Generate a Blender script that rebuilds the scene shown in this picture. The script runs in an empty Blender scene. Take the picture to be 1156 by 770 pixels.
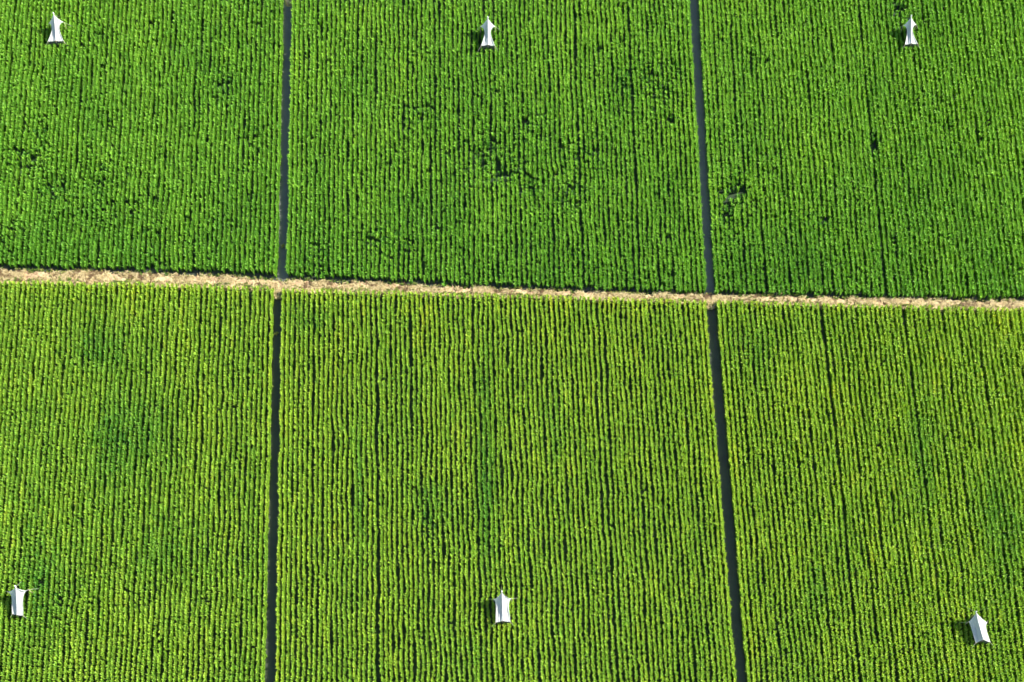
import bpy, math
import numpy as np
from mathutils import Vector, Matrix, Euler
R = math.radians
sc = bpy.context.scene
rng = np.random.default_rng(7)

# ---------------------------------------------------------------- camera, light, exposure
F_PX, W_PX, H_PX = 1900.0, 1156.0, 770.0
TILT, YAW, CAM_H = R(20.5), R(-1.56), 98.5
cam_loc = Vector((0.0, -CAM_H * math.tan(TILT), CAM_H))
cam_rot = Euler((TILT, 0, YAW), 'XYZ')
cd = bpy.data.cameras.new('camera'); cam = bpy.data.objects.new('camera', cd)
sc.collection.objects.link(cam); sc.camera = cam
cam.location = cam_loc; cam.rotation_euler = cam_rot
cd.sensor_width = 36; cd.lens = 36 * F_PX / W_PX; cd.clip_start = 1; cd.clip_end = 5000

SUN_EL, SUN_AZ = R(41), R(12)              # azimuth: degrees north of east (+X towards +Y)
sun_dir = Vector((math.cos(SUN_AZ) * math.cos(SUN_EL), math.sin(SUN_AZ) * math.cos(SUN_EL), math.sin(SUN_EL)))
w = bpy.data.worlds.new('World'); sc.world = w; w.use_nodes = True
nt = w.node_tree; bg = nt.nodes['Background']
sky = nt.nodes.new('ShaderNodeTexSky'); sky.sky_type = 'NISHITA'; sky.sun_disc = False
sky.sun_elevation = SUN_EL; sky.sun_rotation = R(90) - SUN_AZ
nt.links.new(sky.outputs[0], bg.inputs[0]); bg.inputs[1].default_value = 0.115
ld = bpy.data.lights.new('sun', 'SUN'); lo = bpy.data.objects.new('sun', ld); sc.collection.objects.link(lo)
ld.energy = 5.0; ld.angle = R(0.5); ld.color = (1.0, 0.96, 0.89)
lo.rotation_euler = sun_dir.to_track_quat('Z', 'Y').to_euler(); lo.location = (60, 20, 60)
sc.view_settings.view_transform = 'Standard'; sc.view_settings.look = 'None'
sc.view_settings.gamma = 1; sc.view_settings.use_curve_mapping = False
sc.view_settings.exposure = 1.29

# ---------------------------------------------------------------- helpers
M3 = cam_rot.to_matrix()
def P(px, py, z=0.0):
    """survey point: where the line of sight through this point of the photograph meets height z"""
    d = M3 @ Vector(((px - W_PX / 2) / F_PX, -(py - H_PX / 2) / F_PX, -1.0))
    t = (z - cam_loc.z) / d.z
    q = cam_loc + d * t
    return np.array([q.x, q.y])

def mat(name, col, rough=0.8, spec=0.2):
    m = bpy.data.materials.new(name); m.use_nodes = True
    b = m.node_tree.nodes['Principled BSDF']
    b.inputs['Base Color'].default_value = (*col, 1); b.inputs['Roughness'].default_value = rough
    b.inputs['Specular IOR Level'].default_value = spec
    return m, m.node_tree, b

def ramp(nt, fac, stops):
    r = nt.nodes.new('ShaderNodeValToRGB'); nt.links.new(fac, r.inputs[0])
    e = r.color_ramp.elements
    while len(e) < len(stops): e.new(0.5)
    for i, (p, c) in enumerate(stops): e[i].position = p; e[i].color = (*c, 1)
    return r.outputs[0]

def noise(nt, scale, detail=4, rough=.6, vec=None):
    n = nt.nodes.new('ShaderNodeTexNoise'); n.inputs['Scale'].default_value = scale
    n.inputs['Detail'].default_value = detail; n.inputs['Roughness'].default_value = rough
    if vec is None:
        tc = nt.nodes.new('ShaderNodeNewGeometry'); vec = tc.outputs['Position']
    nt.links.new(vec, n.inputs['Vector']); return n.outputs['Fac']

def raw_mesh(name, verts, faces_flat, sizes, m, parent=None, attrs=None, smooth=False):
    me = bpy.data.meshes.new(name)
    n = len(verts); me.vertices.add(n); me.vertices.foreach_set('co', np.asarray(verts, np.float32).ravel())
    me.loops.add(len(faces_flat)); me.loops.foreach_set('vertex_index', np.asarray(faces_flat, np.int32))
    st = np.zeros(len(sizes), np.int32); st[1:] = np.cumsum(sizes)[:-1]
    me.polygons.add(len(sizes)); me.polygons.foreach_set('loop_start', st)
    if attrs:
        for k, v in attrs.items():
            a = me.attributes.new(k, 'FLOAT', 'POINT'); a.data.foreach_set('value', np.asarray(v, np.float32))
    me.update(calc_edges=True)
    if smooth: me.polygons.foreach_set('use_smooth', np.ones(len(sizes), bool))
    me.materials.append(m)
    o = bpy.data.objects.new(name, me); sc.collection.objects.link(o)
    if parent: o.parent = parent
    return o

def grid_mesh(name, X, Y, Z, m, parent=None, smooth=True):
    a, b = X.shape
    v = np.stack([X, Y, Z], -1).reshape(-1, 3)
    i = np.arange(a * b).reshape(a, b)
    f = np.stack([i[:-1, :-1], i[1:, :-1], i[1:, 1:], i[:-1, 1:]], -1).reshape(-1)
    return raw_mesh(name, v, f, np.full((a - 1) * (b - 1), 4), m, parent, smooth=smooth)

def tag(o, label=None, cat=None, group=None, kind=None):
    if label: o['label'] = label
    if cat: o['category'] = cat
    if group: o['group'] = group
    if kind: o['kind'] = kind
    return o

def vnoise(x, y, seed):
    """smooth value noise, period free"""
    x = np.asarray(x, float); y = np.asarray(y, float)
    xi = np.floor(x).astype(np.int64); yi = np.floor(y).astype(np.int64)
    fx = x - xi; fy = y - yi; fx = fx * fx * (3 - 2 * fx); fy = fy * fy * (3 - 2 * fy)
    def h(a, b):
        n = (a * 374761393 + b * 668265263 + seed * 974711) & 0xffffffff
        n = ((n ^ (n >> 13)) * 1274126177) & 0xffffffff
        return ((n ^ (n >> 16)) & 0xffff) / 65535.0
    return (h(xi, yi) * (1 - fx) + h(xi + 1, yi) * fx) * (1 - fy) + (h(xi, yi + 1) * (1 - fx) + h(xi + 1, yi + 1) * fx) * fy
def fbm(x, y, seed, o=3):
    s = 0; a = .5; t = 0
    for k in range(o): s = s + a * vnoise(np.asarray(x) * 2 ** k, np.asarray(y) * 2 ** k, seed + k * 17); t += a; a *= .55
    return s / t

# ---------------------------------------------------------------- materials
def leaf_material(name, stops):
    m, nt, b = mat(name, (0.1, .2, .03), .45, .32)
    a = nt.nodes.new('ShaderNodeAttribute'); a.attribute_name = 'hue'
    col = ramp(nt, a.outputs['Fac'], stops)
    nt.links.new(col, b.inputs['Base Color'])
    tr = nt.nodes.new('ShaderNodeBsdfTranslucent'); mx = nt.nodes.new('ShaderNodeMixShader')
    mc = nt.nodes.new('ShaderNodeMixRGB'); mc.blend_type = 'MULTIPLY'; mc.inputs[0].default_value = 1
    mc.inputs[2].default_value = (1.3, 1.25, .5, 1)
    nt.links.new(col, mc.inputs[1]); nt.links.new(mc.outputs[0], tr.inputs[0])
    mx.inputs[0].default_value = .28
    nt.links.new(b.outputs[0], mx.inputs[1]); nt.links.new(tr.outputs[0], mx.inputs[2])
    nt.links.new(mx.outputs[0], nt.nodes['Material Output'].inputs['Surface'])
    return m
M_UP = leaf_material('young_green_leaves', [(0, (.058, .21, .022)), (.35, (.165, .39, .036)), (.65, (.26, .49, .048)), (1, (.38, .55, .05))])
M_LO = leaf_material('ripening_leaves', [(0, (.075, .26, .030)), (.35, (.235, .44, .045)), (.65, (.38, .55, .056)), (1, (.54, .59, .05))])
M_WEED = leaf_material('weed_leaves', [(0, (.05, .13, .02)), (.5, (.16, .26, .04)), (1, (.40, .36, .10))])
M_STRAW = leaf_material('dry_straw', [(0, (.16, .10, .05)), (.45, (.41, .32, .15)), (1, (.66, .55, .31))])

M_GROUND, nt_, b_ = mat('wet_paddy_mud', (.03, .03, .02), .6, .3)
nt_.links.new(ramp(nt_, noise(nt_, 1.3, 6), [(.3, (.008, .026, .006)), (.7, (.024, .048, .012))]), b_.inputs['Base Color'])
M_FAR, nt_, b_ = mat('distant_crop_ground', (.06, .12, .03), .9, .1)
nt_.links.new(ramp(nt_, noise(nt_, .6, 6), [(.3, (.03, .08, .018)), (.7, (.10, .19, .03))]), b_.inputs['Base Color'])
M_PATH, nt_, b_ = mat('straw_covered_earth', (.5, .38, .2), .95, .1)
nf = noise(nt_, 7, 8, .75)
low = noise(nt_, 1.1, 3)
am = nt_.nodes.new('ShaderNodeMath'); am.operation = 'MULTIPLY_ADD'; am.inputs[1].default_value = .45; nt_.links.new(low, am.inputs[0])
sb = nt_.nodes.new('ShaderNodeMath'); sb.operation = 'SUBTRACT'; sb.inputs[1].default_value = .225; nt_.links.new(nf, sb.inputs[0]); nt_.links.new(sb.outputs[0], am.inputs[2]); nf = am.outputs[0]
nt_.links.new(ramp(nt_, nf, [(.30, (.10, .06, .03)), (.46, (.38, .26, .15)), (.6, (.48, .38, .20)), (.85, (.62, .52, .31))]), b_.inputs['Base Color'])
bp = nt_.nodes.new('ShaderNodeBump'); bp.inputs['Strength'].default_value = .6; bp.inputs['Distance'].default_value = .05
nt_.links.new(nf, bp.inputs['Height']); nt_.links.new(bp.outputs[0], b_.inputs['Normal'])
M_WATER, nt_, b_ = mat('muddy_ditch_water', (.10, .12, .125), .18, .3)
nt_.links.new(ramp(nt_, noise(nt_, .8, 5), [(.3, (.042, .050, .036)), (.7, (.062, .070, .052))]), b_.inputs['Base Color'])
b_.inputs['IOR'].default_value = 1.33
bp = nt_.nodes.new('ShaderNodeBump'); bp.inputs['Strength'].default_value = .15; bp.inputs['Distance'].default_value = .02
nt_.links.new(noise(nt_, 6, 3), bp.inputs['Height']); nt_.links.new(bp.outputs[0], b_.inputs['Normal'])

M_WATER2, nt_, b_ = mat('silty_ditch_water', (.15, .17, .165), .25, .4)
nt_.links.new(ramp(nt_, noise(nt_, .8, 5), [(.3, (.080, .088, .072)), (.7, (.125, .130, .105))]), b_.inputs['Base Color'])
# ---------------------------------------------------------------- survey of the plots (photo points -> metres)
def line(pts, z): return np.array([P(x, y, z) for x, y in pts])
CAN = 0.80                                                     # canopy height
N_EDGE = line([(0, 297), (120, 300), (240, 304), (330, 309), (420, 313), (578, 320), (730, 325.5), (910, 330), (976, 331), (1156, 333.5)], CAN)
S_EDGE = line([(0, 319), (120, 321), (240, 324.5), (330, 328), (420, 331), (578, 335), (730, 339.5), (910, 344), (976, 346), (1156, 351)], CAN)
PATH_N = line([(0, 304), (120, 306), (240, 310.5), (330, 315), (420, 318.5), (578, 325.5), (730, 331), (910, 334), (976, 335.5), (1156, 338.5)], .2)
TOP_EDGE = line([(0, -22), (324, -8), (784, -20), (1156, -24)], CAN)
def ypoly(poly, x):
    x = np.asarray(x, float)
    y = np.interp(x, poly[:, 0], poly[:, 1])
    s0 = (poly[1, 1] - poly[0, 1]) / (poly[1, 0] - poly[0, 0]); s1 = (poly[-1, 1] - poly[-2, 1]) / (poly[-1, 0] - poly[-2, 0])
    y = np.where(x < poly[0, 0], poly[0, 1] + (x - poly[0, 0]) * s0, y)
    return np.where(x > poly[-1, 0], poly[-1, 1] + (x - poly[-1, 0]) * s1, y)
def lin(a, b):                                                  # edge line as x(y)
    a = P(*a, CAN); b = P(*b, CAN); k = (b[0] - a[0]) / (b[1] - a[1])
    return (a[0] - k * a[1], k)
E = {  # ditch banks as the plants overhang them: (x at y=0, dx/dy)
 'ULl': lin((319.9, 5), (313.4, 300)), 'ULr': lin((328.2, 5), (322.3, 300)),
 'URl': lin((779.8, 2), (798.4, 322)), 'URr': lin((788.7, 2), (806.8, 322)),
 'LLl': lin((308.5, 342), (299.0, 762)), 'LLr': lin((316.4, 342), (309.1, 762)),
 'LRl': lin((799.4, 352), (833.0, 765)), 'LRr': lin((809.8, 352), (843.1, 765))}
xe = lambda e, y: e[0] + e[1] * y
X_W, X_E = P(0, 385, CAN)[0] - 5.5, P(1156, 385, CAN)[0] + 5.5
Y_S = P(578, 770, CAN)[1] - 4.0
print('width mid', xe(E['LRl'], -5) - xe(E['LLr'], -5), 'xw', X_W, X_E, 'ys', Y_S, 'ytop', TOP_EDGE)

# ---------------------------------------------------------------- ground
def flat(name, x0, x1, y0, y1, z, m, n=2):
    X, Y = np.meshgrid(np.linspace(x0, x1, n), np.linspace(y0, y1, n), indexing='ij')
    return grid_mesh(name, X, Y, np.full_like(X, z), m)
tag(flat('ground', -1500, 1500, -1500, 1500, -.30, M_FAR), kind='structure')
tag(flat('field_mud', X_W - 1, X_E + 1, Y_S - 1, TOP_EDGE[:, 1].max() + 4, -.02, M_GROUND), kind='structure')

# ditches: water sheets a little above the mud, between the banks
def ditch(el, er, y0f, y1f, m=None, name='ditch_water'):
    ys = np.linspace(0, 1, 40)
    A = []
    for t in ys:
        xm = 0
        y0, y1 = y0f, y1f; y = y0 + (y1 - y0) * t
        A.append([(xe(el, y) - .10, y), (xe(er, y) + .10, y)])
    A = np.array(A)
    return tag(grid_mesh(name, A[:, :, 0], A[:, :, 1], np.full(A.shape[:2], .015), m or M_WATER), kind='structure')
pn = lambda x: float(ypoly(PATH_N, x)); ps = lambda x: float(ypoly(S_EDGE, x))
xl, xr = xe(E['ULl'], 5), xe(E['URl'], 5)
ditch(E['ULl'], E['ULr'], pn(xl) - .3, TOP_EDGE[:, 1].max() + .1, M_WATER2)
ditch(E['URl'], E['URr'], pn(xr) - .3, TOP_EDGE[:, 1].max() + .6, M_WATER2)
ditch(E['LLl'], E['LLr'], Y_S, ps(xl))
ditch(E['LRl'], E['LRr'], Y_S, ps(xr))
# wet furrow just north of the path
xs = np.linspace(X_W, X_E, 120)
X = np.stack([xs, xs], 1); Y = np.stack([ypoly(PATH_N, xs) - .1, ypoly(PATH_N, xs) + .35], 1)
tag(grid_mesh('furrow_water', X, Y, np.full_like(X, .008), M_WATER), kind='structure')

# the straw-covered path (a low bund): lumpy, with rough edges, widening into plugs at the ditches
def bund(name, xs, yn, ysouth, plugs=(), top=.2, seed=3):
    nv = 26
    V = np.linspace(0, 1, nv)
    X = np.repeat(xs[:, None], nv, 1)
    en = yn + (fbm(xs * 1.6, xs * 0, seed) - .5) * .30 + (vnoise(xs * 9, xs * 0, seed + 5) - .5) * .14
    es = ysouth + (fbm(xs * 1.6, xs * 0 + 9, seed + 1) - .5) * .2
    for (px, wd, ln) in plugs: es = es - ln * np.exp(-((xs - px) / wd) ** 4)
    Y = en[:, None] + (es - en)[:, None] * V[None]
    prof = np.clip(np.minimum(V / .16, (1 - V) / .16), 0, 1) ** .6
    Z = -.05 + (top + .05) * prof[None] + (fbm(X * 2.2, Y * 2.2, seed + 9) - .5) * .12 * prof + (fbm(X * 9, Y * 9, seed + 11) - .5) * .07 * prof
    return tag(grid_mesh(name, X, Y, Z, M_PATH), kind='structure'), en, es
xs = np.arange(X_W - .8, X_E + .8, .05)
pl = [(float(np.mean([xe(E['LLl'], 2), xe(E['LLr'], 2)])), .36, .38), (float(np.mean([xe(E['LRl'], 2), xe(E['LRr'], 2)])), .40, .30)]
PB_S = ypoly(S_EDGE, xs) + .10
path, EN, ES = bund('path', xs, ypoly(PATH_N, xs), PB_S, pl)
TOPY = lambda x: ypoly(TOP_EDGE, x)
path2, EN2, ES2 = bund('path', xs, TOPY(xs) + 1.6, TOPY(xs) + .45, [(xe(E['ULl'], 22) + .25, .35, 1.12)], seed=41)

# ---------------------------------------------------------------- blades: one vectorised builder for every leafy thing
def blades(cx, cy, cz, h, spread, width, hue, nb, droop, az0=None, lean=(0, 0)):
    """tufts of nb bent leaf blades each; arrays over tufts -> verts, faces, sizes, hue"""
    n = len(cx); N = n * nb
    rep = lambda a: np.repeat(np.broadcast_to(a, n), nb)
    cx, cy, cz, h, spread, width, hue = map(rep, (cx, cy, cz, h, spread, width, hue))
    az = rng.uniform(0, 2 * np.pi, N)
    u = rng.uniform(0, 1, N) ** .6
    r1 = spread * .32 * u; r2 = spread * (.35 + .75 * u)
    h1 = h * rng.uniform(.62, .85, N); h2 = h * (rng.uniform(.86, 1.08, N)) - droop * h * u ** 2 * rng.uniform(0, 1, N)
    ox = rng.normal(0, spread * .16, N); oy = rng.normal(0, spread * .16, N)
    c, s = np.cos(az), np.sin(az)
    w = width * rng.uniform(.7, 1.25, N)
    tx, ty = -s * w / 2, c * w / 2
    bx, by = cx + ox * 1.0 + c * r1 * .5, cy + oy * 1.0 + s * r1 * .5
    mx, my = cx + ox + c * r1, cy + oy + s * r1
    ex, ey = cx + ox + c * r2, cy + oy + s * r2
    v = np.empty((N, 5, 3), np.float32)
    v[:, 0] = np.stack([bx - tx * .8, by - ty * .8, cz], -1); v[:, 1] = np.stack([bx + tx * .8, by + ty * .8, cz], -1)
    v[:, 2] = np.stack([mx + tx, my + ty, cz + h1], -1); v[:, 3] = np.stack([mx - tx, my - ty, cz + h1], -1)
    v[:, 4] = np.stack([ex, ey, cz + h2], -1)
    b = (np.arange(N) * 5)[:, None]
    f = np.concatenate([b + np.array([0, 1, 2, 3]), b + np.array([3, 2, 4])], 1).ravel()
    sz = np.tile(np.array([4, 3], np.int32), N)
    hu = np.clip(hue + rng.normal(0, .08, N), 0, 1)
    tip = np.clip(hu + rng.normal(.05, .08, N), 0, 1)
    H = np.repeat(hu[:, None], 5, 1); H[:, 4] = tip
    return v.reshape(-1, 3), f, sz, H.ravel()

# ---------------------------------------------------------------- crop plots
TRAPS = []   # filled below; the plants next to each tent were trampled a little
def make_plot(name, label, m, edge_l, edge_r, yn, ys_, upper, seed, pitch=.30, gaps=(), seams=(), greens=()):
    root = bpy.data.objects.new(name, None); sc.collection.objects.link(root)
    ymid = (yn(0) + ys_(0)) / 2
    # row lines x = a + k*y
    if edge_l is not None and edge_r is not None:
        wdt = xe(edge_r, ymid) - xe(edge_l, ymid); n = int(round(wdt / pitch))
        fr = (np.arange(n) + .5) / n
        rows = [(edge_l[0] * (1 - q) + edge_r[0] * q, edge_l[1] * (1 - q) + edge_r[1] * q) for q in fr]
    elif edge_l is None:                                       # runs out of frame to the west
        n = int((xe(edge_r, ymid) - X_W) / pitch)
        rows = [(edge_r[0] - (k + .5) * pitch, edge_r[1]) for k in range(n)][::-1]
    else:
        n = int((X_E - xe(edge_l, ymid)) / pitch)
        rows = [(edge_l[0] + (k + .5) * pitch, edge_l[1]) for k in range(n)]
    root.location = (rows[n // 2][0] + rows[n // 2][1] * ymid, ymid, 0)
    tag(root, label, 'crop plot', 'plots of row crop between the ditches')
    rg = np.random.default_rng(seed)
    off = rg.normal(0, .009, n) + .012 * np.sin(np.arange(n) * 2 * np.pi / 6 + seed)
    for k, (a, kk) in enumerate(rows):
        xc = a + kk * ymid
        y1 = float(yn(xc)) - abs(rg.normal(0, .05)) + .03; y0 = float(ys_(xc)) + rg.normal(0, .07)
        y = np.arange(y1 - .05, y0 + .05, -.152 if upper else -.140)[::-1]; y = y + rng.uniform(-.035, .035, len(y))
        y += rng.uniform(-.08, .08) * 0
        pas = (k + seed) // 6
        wob = (fbm(y * .45, y * 0 + pas * 7.3, seed, 2) - .5) * .16 + (fbm(y * .9, y * 0 + k * 3.7, seed + 3, 3) - .5) * .15
        edge_fade = np.clip(min(k, n - 1 - k) / 4, .45, 1)
        x = a + kk * y + off[k] * edge_fade + wob * edge_fade + rng.normal(0, .012, len(y))
        if k < 1 or k > n - 2: x += rng.normal(0, .018, len(y))
        for (sp, amt) in seams:                                # machine passes that did not quite meet
            d = xc - sp
            x += np.where(abs(d) < 1.2, np.sign(d) * amt * .7 * max(0, 1 - abs(d) / 1.2), 0)
        vig = fbm(x * .35, y * .22, seed + 20, 3)               # vigour, in large patches
        vig2 = fbm(x * 1.3, y * .7, seed + 30, 3)
        rowv = rg.normal(0, .018)
        h = CAN * (.93 + .12 * (vig - .5) + .16 * (vig2 - .5)) + rowv * .6 + rng.normal(0, .036, len(y))
        spread = (.146 if upper else .127) * (1 + .3 * (vig2 - .5) + rng.normal(0, .15 if upper else .11, len(y)))
        hue = (.44 if upper else (.44 if seed == 51 else .49)) + (.30 if upper else .20) * (vig - .5) + .20 * (fbm(x * .8, y * .25, seed + 50, 3) - .5) + rng.normal(0, .06, len(y))
        if not upper:
            hue += .35 * np.maximum(0, fbm(x * 2.2, y * .5, seed + 60, 3) - .62) * 2.5
        edg = np.clip((y1 - y) / 1.2, 0, 1)
        hue += (.10 if not upper else -.06) * (1 - edg)
        if upper: hue -= .16 * np.exp(-(y - y0) / 7) - .05
        if k < 2 or k > n - 3: hue += .05
        lack = np.zeros(len(y))
        for (gx, gy, gr, ga) in gaps:
            lack = np.maximum(lack, ga * np.exp(-(((x - gx) ** 2) + ((y - gy) / 1.3) ** 2) / gr ** 2))
        for (gx, gy, rx, ry, ga) in greens:
            g = ga * np.exp(-(((x - gx) / rx) ** 2 + ((y - gy) / ry) ** 2))
            hue -= g * .5; h += g * .05; spread *= 1 + .25 * g
        cl = vnoise(x * 2.0 + 50, y * 2.4, seed + 77)
        lackc = lack * .75 * (cl > .40) + (.004 if upper else .0015)
        miss = rng.uniform(0, 1, len(y)) < lackc + (cl > (.91 if upper else .94)) * (.36 if upper else .08)
        if k < 2 or k > n - 3: miss &= rng.uniform(0, 1, len(y)) < .15
        weak = rng.uniform(0, 1, len(y)) < lack * .8
        h = np.where(weak, h * .8, h); hue = np.where(weak, hue - .25, hue)
        ok = ~miss
        h = np.clip(h, .3, 1.08)
        x, y, h, spread, hue = x[ok], y[ok], h[ok], spread[ok], np.clip(hue[ok], 0, 1)
        if k < 2 or k > n - 3:                                 # lower tufts added to the bank rows, to keep sun off the water
            x = np.concatenate([x, x[:-1] * .5 + x[1:] * .5]); y = np.concatenate([y, y[:-1] * .5 + y[1:] * .5])
            h = np.concatenate([h, h[:-1] * .86]); spread = np.concatenate([spread, spread[:-1] * .9]); hue = np.concatenate([hue, hue[:-1]])
        v, f, sz, H = blades(x, y, 0.0, h, spread, .046, hue, 18, .40)
        v -= np.array([root.location.x, root.location.y, 0], np.float32)
        raw_mesh('crop_row', v, f, sz, m, root, {'hue': H})
    return root

def G(px, py, r, a=.9): q = P(px, py, CAN); return (q[0], q[1], r, a)
def GR(px, py, rx, ry, a): q = P(px, py, CAN); return (q[0], q[1], rx, ry, a)
def SX(px, py, a): return (P(px, py, CAN)[0], a)
topf = lambda x: TOPY(x); nf_ = lambda x: ypoly(N_EDGE, x); sf = lambda x: ypoly(S_EDGE, x) + .20; bot = lambda x: Y_S
make_plot('crop_plot', 'dark green crop plot left of the ditches and above the straw path', M_UP, None, E['ULl'], topf, nf_, True, 11,
  gaps=[G(30, 172, 1.2, .55), G(45, 150, .5, .7), G(62, 218, .9, .6), G(120, 200, 1.2, .25), G(108, 40, .4, .8), G(285, 150, .6, .4), G(10, 262, .7, .4), G(160, 240, 1.0, .3), G(255, 90, .6, .4)],
  seams=[SX(110, 150, .03)])
make_plot('crop_plot', 'green crop plot between the two ditches above the straw path, speckled with dark gaps', M_UP, E['ULr'], E['URl'], topf, nf_, True, 23,
  gaps=[G(548, 174, 1.0, .7), G(575, 192, .9, .6), G(598, 208, .7, .7), G(645, 210, .8, .5), G(600, 140, .6, .5), G(735, 90, 1.0, .45), G(710, 85, .8, .5), G(750, 95, .5, .7), G(430, 268, .8, .6), G(360, 285, .5, .6), G(460, 275, .7, .45), G(470, 50, .8, .3), G(650, 180, 1.0, .35), G(470, 130, .8, .3), G(760, 130, .6, .35)],
  seams=[SX(655, 150, .045), SX(448, 150, .03), SX(718, 150, .03)])
make_plot('crop_plot', 'green crop plot right of the ditches and above the straw path', M_UP, E['URr'], None, topf, nf_, True, 37,
  gaps=[G(832, 215, .7, .8), G(822, 230, .6, .7), G(1018, 8, .5, .8), G(850, 60, .6, .4), G(990, 158, .35, .8), G(870, 190, .6, .35), G(930, 245, .7, .3)],
  seams=[SX(985, 150, .055), SX(880, 150, .02)])
make_plot('crop_plot', 'yellow green crop plot left of the ditches and below the straw path', M_LO, None, E['LLl'], sf, bot, False, 51,
  gaps=[G(62, 685, .8, .22), G(45, 660, .4, .3), G(135, 500, .6, .2)],
  greens=[GR(140, 500, 2.5, 3.5, .6), GR(120, 390, 1.5, 1.5, .5), GR(45, 640, 1.5, 3, .5), GR(180, 620, 1.5, 2, .3)],
  seams=[SX(60, 550, .03), SX(220, 550, .03)])
make_plot('crop_plot', 'yellow green crop plot between the two ditches below the straw path', M_LO, E['LLr'], E['LRl'], sf, bot, False, 63,
  gaps=[G(484, 592, .5, .6), G(478, 560, .4, .4)],
  greens=[GR(549, 560, .55, 4.5, .8), GR(545, 430, .5, 3.5, .5), GR(488, 560, 1.0, 1.2, .5), GR(405, 540, .3, 5, .6), GR(350, 360, 1.5, .8, .5), GR(625, 480, .5, 3, .4)],
  seams=[SX(424, 550, .055), SX(683, 550, .05), SX(672, 370, .03), SX(538, 550, .035), SX(350, 550, .025)])
make_plot('crop_plot', 'yellow green crop plot right of the ditches and below the straw path', M_LO, E['LRr'], None, sf, bot, False, 79,
  greens=[GR(1130, 590, 1.5, 4, .6), GR(1040, 500, .8, 3, .5), GR(925, 670, .8, 2, .5), GR(860, 400, 1, 2, .4)],
  seams=[SX(950, 550, .05), SX(1045, 550, .04), SX(1130, 550, .04)])

# ---------------------------------------------------------------- straw litter and weeds on the path
def scatter(xs_, en, es, n, lo, hi):
    i = rng.integers(0, len(xs_), n); t = rng.uniform(lo, hi, n)
    return xs_[i] + rng.uniform(-.03, .03, n), en[i] + (es[i] - en[i]) * t, t
def litter(n, xs_, en, es):
    x, y, t = scatter(xs_, en, es, n, .04, .97)
    keep = (fbm(x * 1.7, y * 1.7, 5, 3) + rng.uniform(-.1, .1, n) > .47); x, y = x[keep], y[keep]; n = len(x)
    az = rng.normal(0, .9, n); L = rng.uniform(.10, .34, n); w_ = rng.uniform(.010, .022, n)
    c, s = np.cos(az) * L / 2, np.sin(az) * L / 2; tx, ty = -np.sin(az) * w_, np.cos(az) * w_
    z0 = .22 + rng.uniform(0, .08, n); z1 = z0 + rng.normal(0, .035, n)
    v = np.stack([np.stack([x - c - tx, y - s - ty, z0], -1), np.stack([x + c - tx, y + s - ty, z1], -1),
                  np.stack([x + c + tx, y + s + ty, z1], -1), np.stack([x - c + tx, y - s + ty, z0], -1)], 1).reshape(-1, 3)
    hu = np.clip(rng.normal(.62, .28, n) - 1.5 * np.maximum(0, fbm(x * 3.1, y * 3.1, 91, 3) - .58) * 4, 0, 1)
    return v, np.arange(n * 4), np.full(n, 4), np.repeat(hu, 4)
v1 = litter(22000, xs, EN, ES); v2 = litter(6000, xs, EN2, ES2)
v = np.concatenate([v1[0], v2[0]]); f = np.concatenate([v1[1], v2[1] + len(v1[0])])
tag(raw_mesh('straw_litter', v, f, np.concatenate([v1[2], v2[2]]), M_STRAW, None, {'hue': np.concatenate([v1[3], v2[3]])}),
    'pale dry straw strewn over the path between the plots', 'straw', kind='stuff')
x1, y1, t1 = scatter(xs, EN, ES, 2600, .56, .86)
x2, y2, t2 = scatter(xs, EN, ES, 1100, -.04, .12)
x3, y3, t3 = scatter(xs, EN, ES, 320, .1, .85)
x = np.concatenate([x1, x2, x3]); y = np.concatenate([y1, y2, y3]); n = len(x)
kp = fbm(x * .9, y * .9, 19, 3) + rng.uniform(-.12, .12, n) > .38; x, y = x[kp], y[kp]; n = len(x)
v, f, sz, H = blades(x, y, .12, rng.uniform(.10, .30, n), rng.uniform(.06, .14, n), .022, np.clip(rng.normal(.55, .25, n), 0, 1), 9, .5)
tag(raw_mesh('weeds', v, f, sz, M_WEED, None, {'hue': H}), 'low green and yellowing weeds along both edges of the straw path', 'weeds', kind='stuff')

# ---------------------------------------------------------------- white net tents (interception traps) standing in the crop
M_CLOTH, nt_, b_ = mat('white_tent_cloth', (.80, .80, .79), .75, .2)
tr = nt_.nodes.new('ShaderNodeBsdfTranslucent'); tr.inputs[0].default_value = (.88, .86, .84, 1)
mx = nt_.nodes.new('ShaderNodeMixShader'); mx.inputs[0].default_value = .65
nt_.links.new(b_.outputs[0], mx.inputs[1]); nt_.links.new(tr.outputs[0], mx.inputs[2])
nt_.links.new(mx.outputs[0], nt_.nodes['Material Output'].inputs['Surface'])
M_NET, nt_, b_ = mat('grey_netting', (.10, .10, .09), .9, .1)
M_POLE, nt_, b_ = mat('bamboo_pole', (.42, .35, .22), .7, .2)
M_BOTTLE, nt_, b_ = mat('white_plastic_bottle', (.78, .78, .74), .35, .5)
M_CORD, nt_, b_ = mat('pale_cord', (.55, .53, .45), .8, .1)

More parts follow.
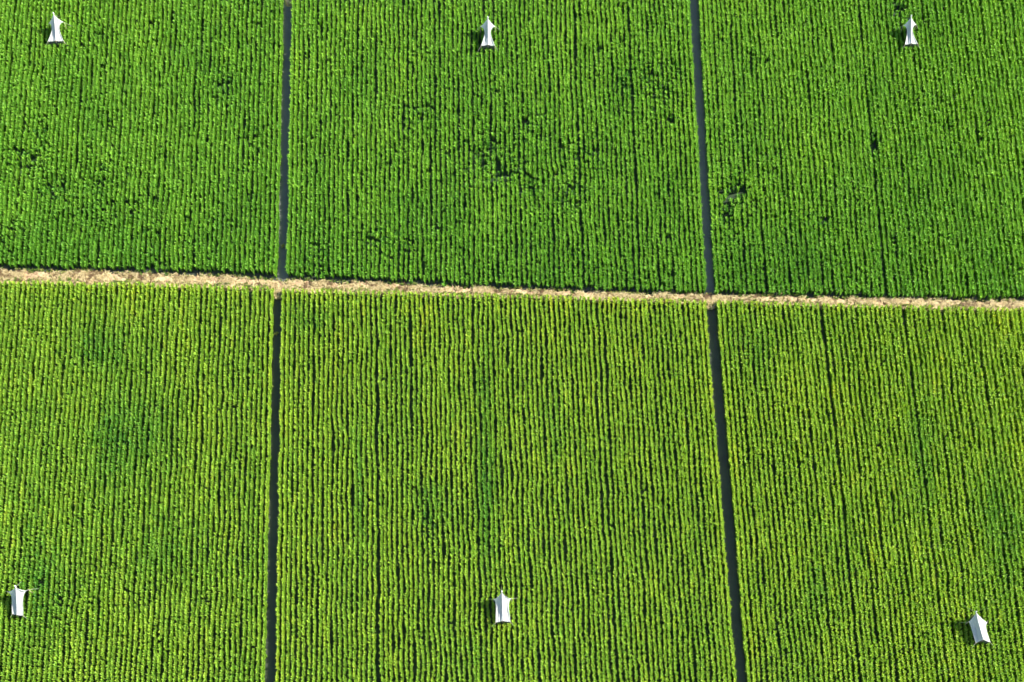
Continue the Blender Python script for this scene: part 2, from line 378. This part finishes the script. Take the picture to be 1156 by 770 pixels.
def tube(pts, rad, seg=8):
    pts = [Vector(p) for p in pts]; V = []; Fc = []
    if not isinstance(rad, (list, tuple)): rad = [rad] * len(pts)
    for i, p in enumerate(pts):
        d = (pts[min(i + 1, len(pts) - 1)] - pts[max(i - 1, 0)]).normalized()
        u = d.orthogonal().normalized(); q = d.cross(u)
        if i: # keep frames aligned
            u = (pu - d * pu.dot(d)).normalized(); q = d.cross(u)
        pu = u
        V += [tuple(p + (u * math.cos(2 * math.pi * j / seg) + q * math.sin(2 * math.pi * j / seg)) * rad[i]) for j in range(seg)]
    for i in range(len(pts) - 1):
        for j in range(seg):
            a = i * seg + j; b = i * seg + (j + 1) % seg
            Fc.append((a, b, b + seg, a + seg))
    Fc.append(tuple(range(seg))[::-1]); Fc.append(tuple((len(pts) - 1) * seg + j for j in range(seg)))
    return V, Fc
def pymesh(name, V, Fc, m, parent, smooth=True):
    me = bpy.data.meshes.new(name); me.from_pydata([tuple(v) for v in V], [], Fc); me.update()
    if smooth: me.polygons.foreach_set('use_smooth', [True] * len(me.polygons))
    me.materials.append(m); o = bpy.data.objects.new(name, me); sc.collection.objects.link(o); o.parent = parent
    return o

def tent(loc, rot, label, peak=(0, .80, 1.95), nw=(-.53, 0.52, 1.38), ne=(.53, 0.52, 1.38), sw=(-.46, -.66, .92), se=(.45, -.68, .92),
         rs=(0, -.62, .96), pinch=(.5, .5), seed=0, sag=.10, notch=.03):
    root = bpy.data.objects.new('net_tent', None); sc.collection.objects.link(root)
    root.location = (*loc, 0); root.rotation_euler = (0, 0, rot)
    tag(root, label, 'tent', 'white net tents standing in the crop')
    r = np.random.default_rng(seed)
    pk, rsv = np.array(peak), np.array(rs)
    nu, nv = 34, 20
    ph = r.uniform(0, 6, 6)
    def panel(cn, cs, pin, side):
        cn, cs = np.array(cn), np.array(cs); G_ = np.zeros((nu, nv, 3))
        for i in range(nu):
            u = i / (nu - 1)                                   # 0 north .. 1 south
            ridge = pk + (rsv - pk) * u; ridge[2] -= sag * .9 * math.sin(math.pi * u) 
            e = cn + (cs - cn) * u
            bell = (math.sin(math.pi * u ** .55)) ** 1.0       # hem pulled in, most just behind the front corner
            e = e + (np.array([ridge[0], e[1], e[2]]) - e) * pin * bell * .72
            e[2] -= sag * bell * .5
            for j in range(nv):
                v = j / (nv - 1)
                p = ridge + (e - ridge) * v
                p[2] -= sag * 1.1 * math.sin(math.pi * v) * (.5 + .5 * math.sin(math.pi * u)) 
                fold = math.sin(u * 15 + v * 5 + ph[0]) * .5 + math.sin(v * 13 - u * 6 + ph[1]) * .7 + math.sin(u * 27 + ph[2] + v * 9) * .3
                p[2] += fold * .030 * math.sin(math.pi * min(1, v * 1.1)) ** .5 * (math.sin(math.pi * u) ** .5 if 0 < u < 1 else 0)
                # creases running from the peak
                ang = v * 3.2 + ph[3]
                p[2] += .022 * math.sin(ang * 6) * math.sin(math.pi * v) * (1 - u * .4)
                G_[i, j] = p
            if i == 0:   # front edge
                for j in range(nv):
                    v = j / (nv - 1); G_[0, j, 1] -= notch * math.sin(math.pi * v)   # front edge cut in between peak and corner
        return G_
    Lp = panel(nw, sw, pinch[0], -1); Rp = panel(ne, se, pinch[1], 1)
    A = np.concatenate([Lp[:, ::-1], Rp[:, 1:]], 1)
    roof = grid_mesh('roof', A[:, :, 0], A[:, :, 1], A[:, :, 2], M_CLOTH, root)
    so = roof.modifiers.new('cloth_thickness', 'SOLIDIFY'); so.thickness = .006
    # dark netting: centre wall under the ridge and the two end walls
    ridge = Lp[:, 0]
    Z0 = .06
    n_ = len(ridge)
    Xc = np.stack([ridge[:, 0], ridge[:, 0]], 1); Yc = np.stack([ridge[:, 1] * .96] * 2, 1); Zc = np.stack([np.full(n_, Z0), ridge[:, 2] - .02], 1)
    grid_mesh('centre_net', Xc, Yc, Zc, M_NET, root)
    for cn, cs, y_in in ((nw, ne, -.03), (sw, se, .03)):
        top = pk if cn is nw else rsv
        a = np.array(cn); b = np.array(cs)
        t = np.linspace(-1, 1, 15)
        xx = np.where(t < 0, top[0] + (a[0] - top[0]) * -t, top[0] + (b[0] - top[0]) * t) * .93
        yy = np.where(t < 0, top[1] + (a[1] - top[1]) * -t, top[1] + (b[1] - top[1]) * t) + y_in
        zz = np.where(t < 0, top[2] + (a[2] - top[2]) * -t, top[2] + (b[2] - top[2]) * t) - .09 - .06 * np.sin(np.pi * abs(t))
        if cn is nw: yy -= .12 * np.sin(np.pi * abs(t))
        if cn is nw: continue
        grid_mesh('end_net', np.stack([xx, xx], 1), np.stack([yy, yy + .004], 1), np.stack([zz * 0 + Z0, zz], 1), M_NET, root)
    # poles: two ridge poles and four corner poles
    for q in (peak, rs, nw, ne, sw, se):
        ex = .13 if q is peak else .03
        V, Fc = tube([(q[0], q[1] + (.012 if q[1] > 0 else -.012), 0), (q[0] * 1.01, q[1] + (.012 if q[1] > 0 else -.012), q[2] + ex)], [.016, .012])
        pymesh('pole', V, Fc, M_POLE, root)
    # collecting bottle hanging at the peak
    bx, by, bz = peak[0], peak[1] + .04, peak[2]
    V, Fc = tube([(bx, by, bz - .10), (bx, by, bz - .08), (bx, by + .01, bz + .06), (bx, by + .012, bz + .09), (bx, by + .012, bz + .15)], [.02, .045, .045, .022, .02], 14)
    pymesh('bottle', V, Fc, M_BOTTLE, root)
    # guy lines
    for q, d in ((nw, (-.55, .35)), (ne, (.55, .35)), (sw, (-.5, -.4)), (se, (.5, -.4)), (peak, (0, .9))):
        s0 = Vector(q); s1 = Vector((q[0] + d[0], q[1] + d[1], .0))
        V, Fc = tube([s0, (s0 + s1) / 2 + Vector((0, 0, -.02)), s1], .005, 5)
        pymesh('guy_line', V, Fc, M_CORD, root)
    return root

def at(px, py, z, ly, rot):            # ground spot of a tent whose point (0, ly, z) shows at this photo point
    q = P(px, py, z); return (q[0] + math.sin(rot) * ly, q[1] - math.cos(rot) * ly)
TT = [
 (60, 15.5, R(0), 'white pointed tent in the plot nearest the left edge above the straw path', dict(pinch=(.6, .75), seed=1, nw=(-.42, 0.47, 1.38), ne=(.56, 0.50, 1.43), sw=(-.55, -.62, .9), se=(.50, -.62, .9))),
 (550.6, 20, R(-1), 'white pointed tent between the two ditches above the straw path', dict(pinch=(.75, .85), seed=2, nw=(-.50, 0.50, 1.38), ne=(.50, 0.50, 1.38))),
 (1029, 18.5, R(3), 'white pointed tent right of the ditches above the straw path', dict(pinch=(.70, .85), seed=3, nw=(-.44, 0.52, 1.38), ne=(.42, 0.52, 1.38), sw=(-.42, -.64, .9), se=(.43, -.66, .9))),
 (16.9, 662.5, R(6), 'white tent with splayed corners left of the ditches below the straw path', dict(pinch=(.45, .6), notch=.13, seed=4, nw=(-.66, .74, 1.38), ne=(.60, .68, 1.38), sw=(-.52, -.50, .88), se=(.12, -.70, .9), rs=(-.22, -.62, 1.0))),
 (566.4, 668.5, R(0), 'white broad tent between the two ditches below the straw path', dict(pinch=(.30, .36), notch=.08, seed=5, nw=(-.50, 0.52, 1.43), ne=(.56, 0.52, 1.46), sw=(-.40, -.76, 1.0), se=(.46, -.76, 1.0), rs=(0.02, -.70, 1.1))),
 (1102.6, 691.5, R(14), 'white tilted tent right of the ditches below the straw path', dict(pinch=(.15, .25), seed=6, nw=(-.44, 0.48, 1.38), ne=(.60, 0.16, 1.33), rs=(.03, -.70, 1.35), sw=(-.38, -.74, 1.0), se=(.46, -.92, 1.0))),
]
for px, py, rot, label, kw in TT:
    tent(at(px, py, 1.95 + .06, .80, rot), rot, label, **kw)

# sprigs of weed standing in the ditch water
for px, py, label in ((319, 277, 'pale green weed sprig in the left ditch just above the straw path'), (312.6, 376, 'pale weed sprig in the left ditch a little below the straw path')):
    q = P(px, py, .15); n = 5
    v, f, sz, H = blades(rng.normal(0, .05, n), rng.normal(0, .04, n), 0.0, np.full(n, .16), np.full(n, .13), .030, np.full(n, .8), 8, .5)
    o = raw_mesh('weed_sprig', v, f, sz, M_WEED, None, {'hue': H}); o.location = (q[0], q[1], .01)
    tag(o, label, 'weed', 'weed sprigs in the ditch')
